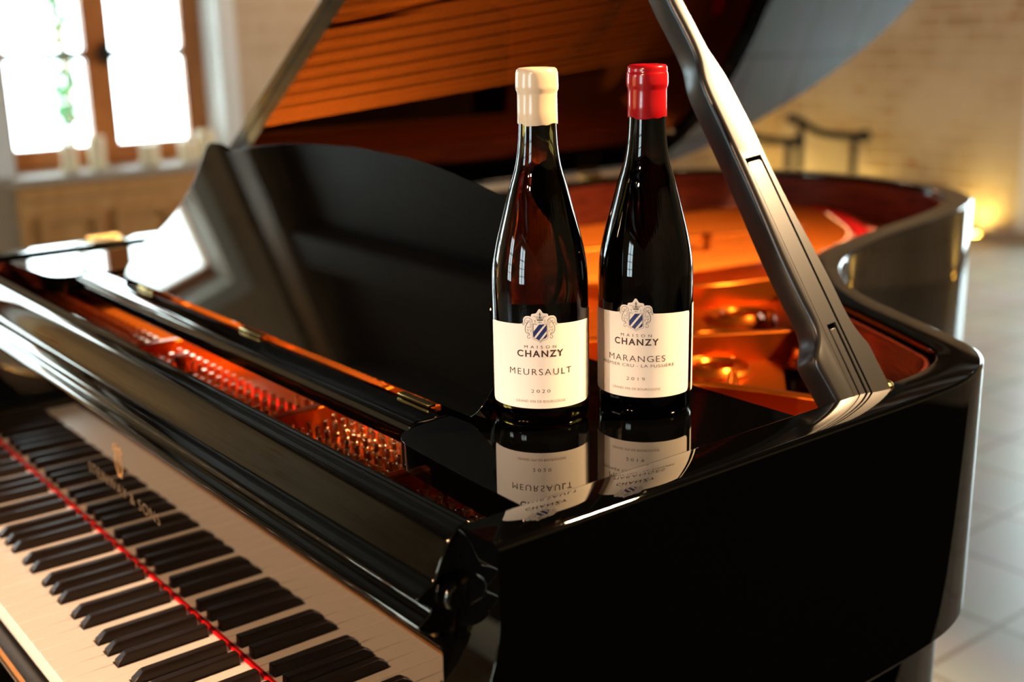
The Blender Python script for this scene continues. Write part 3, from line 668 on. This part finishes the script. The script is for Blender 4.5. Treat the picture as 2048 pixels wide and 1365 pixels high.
# strings
bm = bmesh.new()
def string(a, b, r):
    d = (Vector(b) - Vector(a)).normalized(); n1 = d.cross(Vector((0, 0, 1))).normalized() * r; n2 = n1.cross(d)
    A = [bm.verts.new(Vector(a) + v) for v in (n1, n2, -n1, -n2)]; Bq = [bm.verts.new(Vector(b) + v) for v in (n1, n2, -n1, -n2)]
    for i in range(4): bm.faces.new((A[i], A[(i + 1) % 4], Bq[(i + 1) % 4], Bq[i]))
zs0, zs1 = K + 0.172, K + 0.182
bs = hp_list
for i in range(64):                                                  # bass strings cross to the tail on the right
    f = i / 63; a = (-1.215 + 0.43 * f, 0.150, zs0 + 0.008); j = int((len(bs) - 1) * f); b = (bs[j][0], bs[j][1], PZ + 0.030)
    string(a, b, 0.0019 - 0.0006 * f)
BEND = [p for p in offset(RIM, 0.105)]
def bend_at(x):
    best = min((p for p in BEND if 0.5 < p[1] < 1.35 and p[0] > -0.62), key=lambda p: abs(p[0] - x)); return best
for i in range(66):
    f = i / 65; x = -0.020 - 0.735 * f
    if any(abs(x - s) < 0.009 for s in (-0.187, -0.402)): continue
    xe = -0.02 - 0.50 * f; pe = bend_at(xe)
    string((x, 0.205, zs0), (x - 0.05, 0.40, PZ + 0.018) if x > -0.187 else ((x - 0.05, 0.50, PZ + 0.022) if x > -0.402 else (x - 0.03, 0.75, PZ + 0.024)), 0.00042)
o = link('strings', bm, STRING, PIANO); o['kind'] = 'stuff'
wall_strip('bridge', [(-1.12, 1.22), (-0.98, 1.36), (-0.83, 1.36), (-0.74, 1.22)], 0.03, K + 0.080, K + 0.176, SOUND, PIANO, None)

# music desk: two shelves, tray, hinges, folding panel
def shelf(mirror):
    P = [(0.0335, 0.0800), (-0.030, 0.0815), (-0.085, 0.0845), (-0.125, 0.0870)] + [(-0.1700 + 0.046 * math.cos(math.radians(a)) + 0.0, 0.1330 - 0.046 + 0.046 + 0.046 * math.sin(math.radians(a))) for a in ()]
    P += catmull([(-0.125, 0.0870), (-0.148, 0.0905), (-0.163, 0.1000), (-0.1705, 0.1150), (-0.1740, 0.135)], 5)[1:]
    P += [(-0.1770, 0.180), (-0.1780, 0.388), (0.0335, 0.388)]
    if mirror: P = [(-1.228 - x, y) for x, y in P][::-1]
    bm = slab(bmesh.new(), [P], ZSH - 0.0245, ZSH)
    return link('desk_shelf', bm, LACQ, PIANO, angle=25, bevel=0.0035)
shelf(False); shelf(True)
link('desk_tray', prism(bmesh.new(), [(0.116, ZSH - 0.020)] + [(0.119, ZSH - 0.004), (0.1215, ZSH - 0.0005), (0.126, ZSH + 0.0005), (0.1585, ZSH + 0.0005), (0.1640, ZSH - 0.002), (0.1640, ZSH - 0.020)], lambda p: (-1.048, p[0], p[1]), lambda p: (-0.180, p[0], p[1])), LACQ, PIANO, angle=30, bevel=0.002)
for x0 in (-0.215, -1.04): link('desk_slide', B(x0, x0 + 0.025, 0.1641, 0.3655, ZSH - 0.022, ZSH - 0.004), LACQ, PIANO, bevel=0.002)
link('desk_crossbar', B(-1.048, -0.180, 0.366, 0.388, ZSH - 0.022, ZSH - 0.004), LACQ, PIANO, bevel=0.002)
DA = math.radians(35); DC = -0.567; DY = 0.1690; DZ0 = ZR + 0.002; DT = 0.016
def dk(u, v, d): return (DC + u, DY + v * math.sin(DA) + d * math.cos(DA), DZ0 + v * math.cos(DA) - d * math.sin(DA))
half = catmull([(0.414, -0.0055), (0.4215, 0.006), (0.4235, 0.036), (0.417, 0.046), (0.385, 0.074), (0.366, 0.104), (0.3600, 0.135), (0.3620, 0.165), (0.372, 0.192), (0.3775, 0.207), (0.3735, 0.215)], 4)
half += catmull([(0.3700, 0.2165), (0.334, 0.2165), (0.325, 0.2140), (0.3150, 0.2085), (0.305, 0.2080)], 3)
half += catmull([(0.300, 0.2085), (0.25, 0.2165), (0.20, 0.2245), (0.12, 0.2330), (0.0, 0.2375)], 4)[0:]
outl = half + [(-u, v) for u, v in half[-2::-1]]
bm = slab(bmesh.new(), [outl], 0.0, DT, lambda u, v, d: dk(u, v, d))
desk = link('desk_panel', bm, LACQ, PIANO, angle=25, bevel=0.003)
for x0 in (-0.231, -0.569, -0.883):
    link('desk_hinge', box(bmesh.new(), x0 - 0.026, x0 + 0.026, 0.1560, 0.1645, ZSH + 0.0006, ZSH + 0.0036), BRASS, desk, bevel=0.0008)
link('desk_stay', tube(bmesh.new(), [dk(0.30, 0.15, DT), (-0.27, 0.375, ZSH + 0.002)], 0.004, 8), IRON, desk)

# lid with folded front flap
LA = math.radians(34.0); LZ = ZR + 0.010
def lidp(s, y, d): return (XS + s * math.cos(LA) - d * math.sin(LA), y, LZ + s * math.sin(LA) + d * math.cos(LA))
LO = [p for p in offset(RIM, -0.012)]
lidout = [(p[0] - XS, p[1]) for p in LO if p[1] > 0.440]
lidout = [(lidout[0][0], 0.430)] + lidout + [(lidout[-1][0] + 0.012, 0.430)]
lidout = [(max(s, 0.0), y) for s, y in lidout]
lid = link('lid', slab(bmesh.new(), [lidout], 0.0, 0.021, lidp), LACQL, PIANO, angle=25, bevel=0.004)
flap = [(lidout[0][0], 0.431), (lidout[0][0], 0.60), (lidout[0][0] - 0.02, 0.66), (1.26, 0.72), (1.20, 0.76), (1.1, 0.80), (1.1, 0.843), (0.0, 0.843), (0.0, 0.431)]
flap = [(1.388, 0.431), (1.388, 0.560), (1.37, 0.62), (1.32, 0.68), (1.20, 0.75), (1.13, 0.79), (1.10, 0.82), (0.0, 0.82), (0.0, 0.431)]
link('lid_flap', slab(bmesh.new(), [flap], 0.0225, 0.0430, lidp), LACQ, lid, angle=25, bevel=0.004)
for y in (0.25, 0.70, 1.335):
    h = link('lid_hinge', tube(bmesh.new(), [(XS + 0.004, y - 0.028, ZR + 0.0045), (XS + 0.004, y + 0.028, ZR + 0.0045)], 0.0042, 12), BRASS, PIANO)
    bm = bmesh.new(); box(bm, XS + 0.004, XS + 0.036, y - 0.027, y + 0.027, ZR + 0.0002, ZR + 0.0026); link('hinge_leaf', bm, BRASS, h, bevel=0.0006)
# lid prop
PB = Vector((0.035, 0.455, 0.250 + K)); pa = Vector((-0.50391903, -0.06199791, 0.86152299)); pn = Vector((0.85791853, -0.15164016, 0.49089822)); pw = Vector((0.10020682, 0.98648949, 0.12960352))
def pp(s, w, t): return PB + pa * (s / 1000) + pw * (w / 1000) - pn * (t / 1000)
left = catmull([(-28, -17), (-8, -18), (17, -20.5), (34, -22.6), (42, -20), (50, -13.5), (58, -9), (68, -6.8), (80, -7), (100, -8.6), (140, -9.9), (200, -9), (260, -9.2), (296, -10.2), (316, -9.8), (328, -7.6), (340, -4.2), (356, -2.9), (380, -4.0), (410, -6), (500, -6.5), (700, -7)], 4)
right = catmull([(-28, 48.5), (0, 48), (20, 46.8), (34, 45.9), (46, 41.4), (58, 38.2), (75, 36.3), (103, 35.2), (140, 32.3), (176, 28.6), (220, 25.8), (262, 25.2), (298, 22.7), (318, 21.0), (336, 17.4), (352, 14.2), (380, 12.1), (410, 10.1), (500, 9), (700, 8.5)], 4)
chan_l = [(-28, 2.7), (236, -1.4)]; chan_r = [(-28, 24.6), (236, 18.4)]
nl, nr = len(left), len(right)
rings = []
for t_, ii in ((0.0, 5.5), (0.5, 3.3), (1.6, 1.6), (3.3, 0.5), (5.5, 0.0), (26.0, 0.0), (28.5, 0.8), (30.0, 3.0)):
    jj = min(ii, 3.2) * 0.6
    rings.append([(s_, w + ii, t_) for s_, w in left] + [(s_, w - jj, t_) for s_, w in right[::-1]] + [(*chan_r[0], t_), (*chan_r[1], t_), (*chan_l[1], t_), (*chan_l[0], t_)])
bm = bmesh.new(); vr = [[bm.verts.new(pp(*p)) for p in ring] for ring in rings]; n_ = len(rings[0])
for a, b in zip(vr, vr[1:]):
    for q_ in range(n_): bm.faces.new((a[q_], a[(q_ + 1) % n_], b[(q_ + 1) % n_], b[q_]))
for k_ in (0, -1):
    P_, F_ = cdt([[(p[0], p[1]) for p in rings[k_]]]); t_ = rings[k_][0][2]; vv = [bm.verts.new(pp(x_, y_, t_)) for x_, y_ in P_]
    for f in F_: bm.faces.new([vv[q_] for q_ in f])
bmesh.ops.remove_doubles(bm, verts=bm.verts[:], dist=1e-6)
prop = link('lid_prop', bm, SATIN, PIANO, angle=28)
ins = [(-28, 3.5), (228, -0.4), (231, 0.6), (232, 2.0), (232, 16.0), (230, 17.6), (-28, 23.7), (-28, 19.5), (64, 18.2), (64, 8.2), (-28, 9.5)]
link('short_prop', slab(bmesh.new(), [ins], 1.0, 26.0, lambda s, w, t: tuple(pp(s, w, t))), SATIN, prop, angle=28, bevel=0.0012)
link('slot_bar', slab(bmesh.new(), [[(-28, 10.6), (60, 9.4), (60, 17.2), (-28, 18.4)]], 1.6, 26.0, lambda s, w, t: tuple(pp(s, w, t))), SATIN, prop, angle=28, bevel=0.0010)
link('prop_back', slab(bmesh.new(), [[(-28, 2.0), (236, -2.0), (236, 19), (-28, 25)]], 26.5, 28.5, lambda s, w, t: tuple(pp(s, w, t))), SATIN, prop, smooth=False)
link('prop_screw', lathe(bmesh.new(), [(0.0085, 0), (0.0085, 0.003), (0.0065, 0.0055), (0.004, 0.006), (0, 0.0045)], 0.0352, 0.5060, 20, ZR - 0.0015), BRASS, PIANO)

# ------------------------------------------------------------------ bottles
R0 = 0.0420
BPROF = [(0.0, 0.004), (0.020, 0.003), (0.034, 0.0005), (0.0385, 0.0008), (0.0412, 0.0035), (0.0422, 0.009), (0.0423, 0.030), (R0, 0.100), (0.0418, 0.122), (0.0412, 0.134), (0.0396, 0.146), (0.0365, 0.1605), (0.0325, 0.1760), (0.0288, 0.1900), (0.0247, 0.2055), (0.0213, 0.2165), (0.0190, 0.2260), (0.0174, 0.2370), (0.0165, 0.2480), (0.0160, 0.2600), (0.0157, 0.2780), (0.0157, 0.2960)]
def cyl_map(cx, cy, ang, rad, lift):
    return lambda u, z: (cx + (rad + lift) * math.cos(ang + u / rad), cy + (rad + lift) * math.sin(ang + u / rad), ZSH + z)
# u grows to the viewer's right, which is counter-clockwise seen from above
CREST = [(-15.1, 15.9), (-14.4, 17.3), (-14.5, 19.6), (-13.4, 21.6), (-11.6, 22.6), (-9.4, 22.7), (-7.5, 22.2), (-7.4, 23.7), (-6.5, 24.6), (-3.8, 25.0), (-2.8, 25.6), (-1.1, 28.4), (-0.2, 28.8), (0.8, 28.3), (2.4, 25.6), (3.6, 25.0), (6.1, 24.7), (7.0, 24.0), (7.1, 22.6), (9.2, 23.0), (11.9, 22.8), (13.6, 21.4), (14.3, 19.3), (14.4, 17.3), (15.1, 15.9)]
def bottle(name, cx, cy, face, glass, wax, waxlow, words, z_off, lab, ctop, cstep):
    root = empty('wine_bottle', (0, 0, 0), lab, 'bottle')
    prof = catmull(BPROF, 3)
    prof = [(max(r, 0), z) for r, z in prof]; prof[0] = (0.0, prof[0][1])
    link('bottle_glass', lathe(bmesh.new(), prof, cx, cy, 96, ZSH, caps=True), glass, root, angle=60)
    # wax cap with a wavy lower edge
    bm = bmesh.new(); n = 72
    cp = [(0.0166, waxlow), (0.0170, waxlow + 0.001), (0.0168, waxlow + 0.012), (0.0167, 0.2815), (0.0169, 0.2835), (0.0178, 0.2855), (0.0180, 0.2880), (0.0178, 0.2950)]
    cp += [(0.0174, 0.2965), (0.0170, 0.2972), (0.0172, 0.2990), (0.0168, 0.3015), (0.0155, 0.3030)] if cstep else [(0.0176, 0.2990), (0.0168, 0.3018), (0.0150, 0.3032)]
    cp += [(0.0125, 0.3034), (0.0110, 0.3026), (0.006, 0.3018), (0.0, 0.3016)]
    rings = []
    for k, (r, z) in enumerate(cp):
        if r == 0: rings.append([bm.verts.new((cx, cy, ZSH + z))]); continue
        ring = []
        for i in range(n):
            a = 2 * PI * i / n; dz = 0.0
            if k < 2: dz = 0.0007 * math.sin(3 * a + 1) + 0.0004 * math.sin(6 * a + face) + 0.0002 * math.sin(11 * a)
            rr = r + (0.00015 * math.sin(5 * a + 40 * z))
            ring.append(bm.verts.new((cx + rr * math.cos(a), cy + rr * math.sin(a), ZSH + z + dz)))
        rings.append(ring)
    inner = [bm.verts.new((cx + 0.0158 * math.cos(2 * PI * i / n), cy + 0.0158 * math.sin(2 * PI * i / n), ZSH + waxlow + 0.004)) for i in range(n)]
    rings.insert(0, inner)
    for a, b in zip(rings, rings[1:]):
        for i in range(n):
            j = (i + 1) % n
            if len(b) == 1: bm.faces.new((a[i], a[j], b[0]))
            else: bm.faces.new((a[i], a[j], b[j], b[i]))
    link('wax_cap', bm, wax, root, angle=60)
    RL = 0.0424
    m0 = cyl_map(cx, cy, face, RL, 0.0); m1 = cyl_map(cx, cy, face, RL, 0.00022)
    H = math.radians(75) * RL * 1000; z0 = 20.2 + z_off * 0.3; c = 4.5; T = 79.0 + z_off
    L = [(-H + c * (1 - math.cos(math.radians(a))), z0 + c * (1 - math.sin(math.radians(a)))) for a in range(0, 91, 15)]
    L += [(u, z0) for u in range(int(-H + c + 3), int(H - c - 1), 3)]
    L += [(H - c * (1 - math.cos(math.radians(a))), z0 + c * (1 - math.sin(math.radians(a)))) for a in range(90, -1, -15)]
    top = lambda u: T + 15.7 - 2.4 * (abs(u) / H) ** 2
    L += [(H, top(H) - 1.5), (H - 1.0, top(H) - 0.2)] + [(u, top(u)) for u in range(int(H - 3), 15, -3)]
    L += [(u, T + v) for u, v in CREST[::-1]]
    L += [(u, top(u)) for u in range(-18, int(-H + 2), -3)] + [(-H + 1.0, top(H) - 0.2), (-H, top(H) - 1.5)]
    grid = [(u * 2.5, z0 + 3 + v * 6) for u in range(-21, 22) for v in range(0, 12)]
    P, F = cdt([L], grid)
    bm = bmesh.new(); vv = [bm.verts.new(m0(x / 1000, y / 1000)) for x, y in P]
    for f in F: bm.faces.new([vv[i] for i in f])
    label = link('label', bm, PAPER, root, smooth=True, angle=60)
    # back label
    bm = bmesh.new(); cols = []
    for i in range(41):
        u = math.radians(86 + 108 * i / 40) * RL; cols.append((bm.verts.new(m0(u, 0.0185)), bm.verts.new(m0(u, 0.0985))))
    for a, b in zip(cols, cols[1:]): bm.faces.new((a[0], b[0], b[1], a[1]))
    link('back_label', bm, PAPER, root)
    for body, w, h, z, bold, sp, mat in words:
        V, Fc = text_mesh(body, bold, sp)
        bm = bmesh.new(); vv = [bm.verts.new(m1(x * w / 1000, (z - h / 2 + y / CAPH * h) / 1000)) for x, y in V]
        for f in Fc: bm.faces.new([vv[i] for i in f])
        link('lettering', bm, mat, label, smooth=False)
    # coat of arms
    m2 = lambda u, v: m1(u / 1000, (T + v) / 1000)
    m3 = lambda u, v: cyl_map(cx, cy, face, RL, 0.0003)(u / 1000, (T + v) / 1000)
    bm = bmesh.new()
    S = 5.7
    sh = lambda s, tip, top_: [(-s, top_), (s, top_), (s, 4.0 + tip), (s * 0.85, 2.9 + tip), (s * 0.4, 1.9 + tip), (0, 0.2 + tip), (-s * 0.4, 1.9 + tip), (-s * 0.85, 2.9 + tip), (-s, 4.0 + tip), (-s, top_)]
    ribbon(bm, sh(S, 0.9, 15.7), 0.32, m2); ribbon(bm, sh(S + 1.0, -0.2, 16.6), 0.20, m2)
    link('shield_outline', bm, INK, label, smooth=False)
    bm = bmesh.new()
    def clip(poly, f):
        out = []
        for i in range(len(poly)):
            a = poly[i]; b = poly[(i + 1) % len(poly)]; fa, fb = f(a), f(b)
            if fa >= 0: out.append(a)
            if fa * fb < 0: t_ = fa / (fa - fb); out.append((a[0] + (b[0] - a[0]) * t_, a[1] + (b[1] - a[1]) * t_))
        return out
    base = sh(S - 0.15, 1.1, 15.5)[:-1]
    slope = 1.28
    for c0, c1 in ((10.9, 16.3), (3.0, 8.1), (-5.1, 0.2)):
        # bands v - slope*u between c0 and c1
        pz = clip(clip(base, lambda p: (p[1] - slope * p[0]) - c0), lambda p: c1 - (p[1] - slope * p[0]))
        if len(pz) > 2: bm.faces.new([bm.verts.new(m3(*p)) for p in pz])
    link('shield_bands', bm, BLUE, label, smooth=False)
    bm = bmesh.new()
    for s in (-1, 1):
        def rb(pts, w=0.22): ribbon(bm, [(s * a, b) for a, b in pts], w, m2)
        rb(catmull([(6.2, 17.6), (6.9, 19.6), (8.8, 21.0), (11.0, 21.1), (12.8, 19.8), (12.9, 17.8), (11.6, 16.6), (10.2, 17.3), (10.4, 18.6), (11.5, 18.6)], 4), 0.30)
        rb(spiral(8.1, 17.8, 1.5, 0.4, 100, -260)); rb(spiral(13.9, 15.4, 1.15, 0.4, 160, -180), 0.3)
        rb(catmull([(10.5, 16.8), (11.9, 14.5), (12.6, 11.8), (12.3, 9.2), (10.8, 7.7), (8.8, 7.4)], 4), 0.34)
        rb(spiral(8.6, 9.6, 2.1, 0.6, -90, 270)); rb(spiral(9.3, 4.4, 2.0, 0.5, 120, -230), 0.28); rb([(9.2, 7.4), (8.6, 6.3)], 0.26)
        rb(spiral(9.7, 13.2, 1.0, 0.3, 30, -280)); rb(catmull([(7.4, 16.2), (8.3, 14.8), (7.8, 13.2), (8.6, 12.2)], 4)); rb(spiral(10.8, 10.8, 0.6, 0.2, 0, 300), 0.2)
        rb(catmull([(4.0, 19.6), (4.2, 18.2), (3.4, 17.3)], 4)); rb(catmull([(2.6, 20.6), (3.2, 22.0), (5.4, 22.7)], 4), 0.28); rb(catmull([(1.4, 20.6), (1.6, 21.8), (2.4, 22.6)], 4), 0.26); rb([(0.3, 20.5), (0.9, 22.4)], 0.24)
        rb([(0.25, 17.6), (0.25, 16.9)], 0.4); rb([(0, 24.2), (1.4, 23.8)], 0.3); rb([(1.2, 17.4), (1.6, 16.9)], 0.4)
    for v in (19.0, 19.5, 20.1): ribbon(bm, [(-2.4, v + 0.15), (-1.2, v - 0.1), (1.2, v - 0.1), (2.4, v + 0.15)], 0.34, m2)
    ribbon(bm, [(0, 20.6), (0, 25.8)], 0.45, m2); ribbon(bm, [(-0.5, 25.1), (0.5, 25.1)], 0.3, m2)
    link('crest_scrolls', bm, INK, label, smooth=False)
    return root
A1 = math.radians(-39.3 - 0.6); A2 = math.radians(-44.4 - 10.8)
bottle('b1', -0.1223, 0.2219, A1, GL1, WAXC, 0.2572, [
    ('MAISON', 27.3, 2.7, 75.0, -0.006, 1.9, INK), ('CHANZY', 40.4, 5.9, 69.2, 0.022, 1.25, INK), ('MEURSAULT', 56.0, 5.9, 53.1, -0.010, 1.25, INK),
    ('2020', 16.2, 3.1, 36.0, -0.012, 1.5, INK), ('GRAND VIN DE BOURGOGNE', 43.8, 2.3, 26.8, -0.008, 1.1, INKL)], 0.0,
    'dark green wine bottle with cream wax cap and Meursault label, nearest the music desk', 0, False)
bottle('b2', -0.0825, 0.3103, A2, GL2, WAXR, 0.2590, [
    ('MAISON', 27.3, 2.7, 76.7, -0.006, 1.9, INK), ('CHANZY', 39.8, 5.9, 71.0, 0.022, 1.25, INK), ('MARANGES', 52.4, 5.9, 56.0, -0.010, 1.15, INK),
    ('PREMIER CRU - LA FUSSI\u00c8RE', 70.0, 2.7, 49.6, -0.008, 1.1, INK), ('2019', 16.2, 3.1, 37.7, -0.012, 1.5, INK), ('GRAND VIN DE BOURGOGNE', 43.8, 2.3, 28.5, -0.008, 1.1, INKL)], 1.6,
    'nearly black wine bottle with red wax cap and Maranges label, beside the lid prop', 0, True)
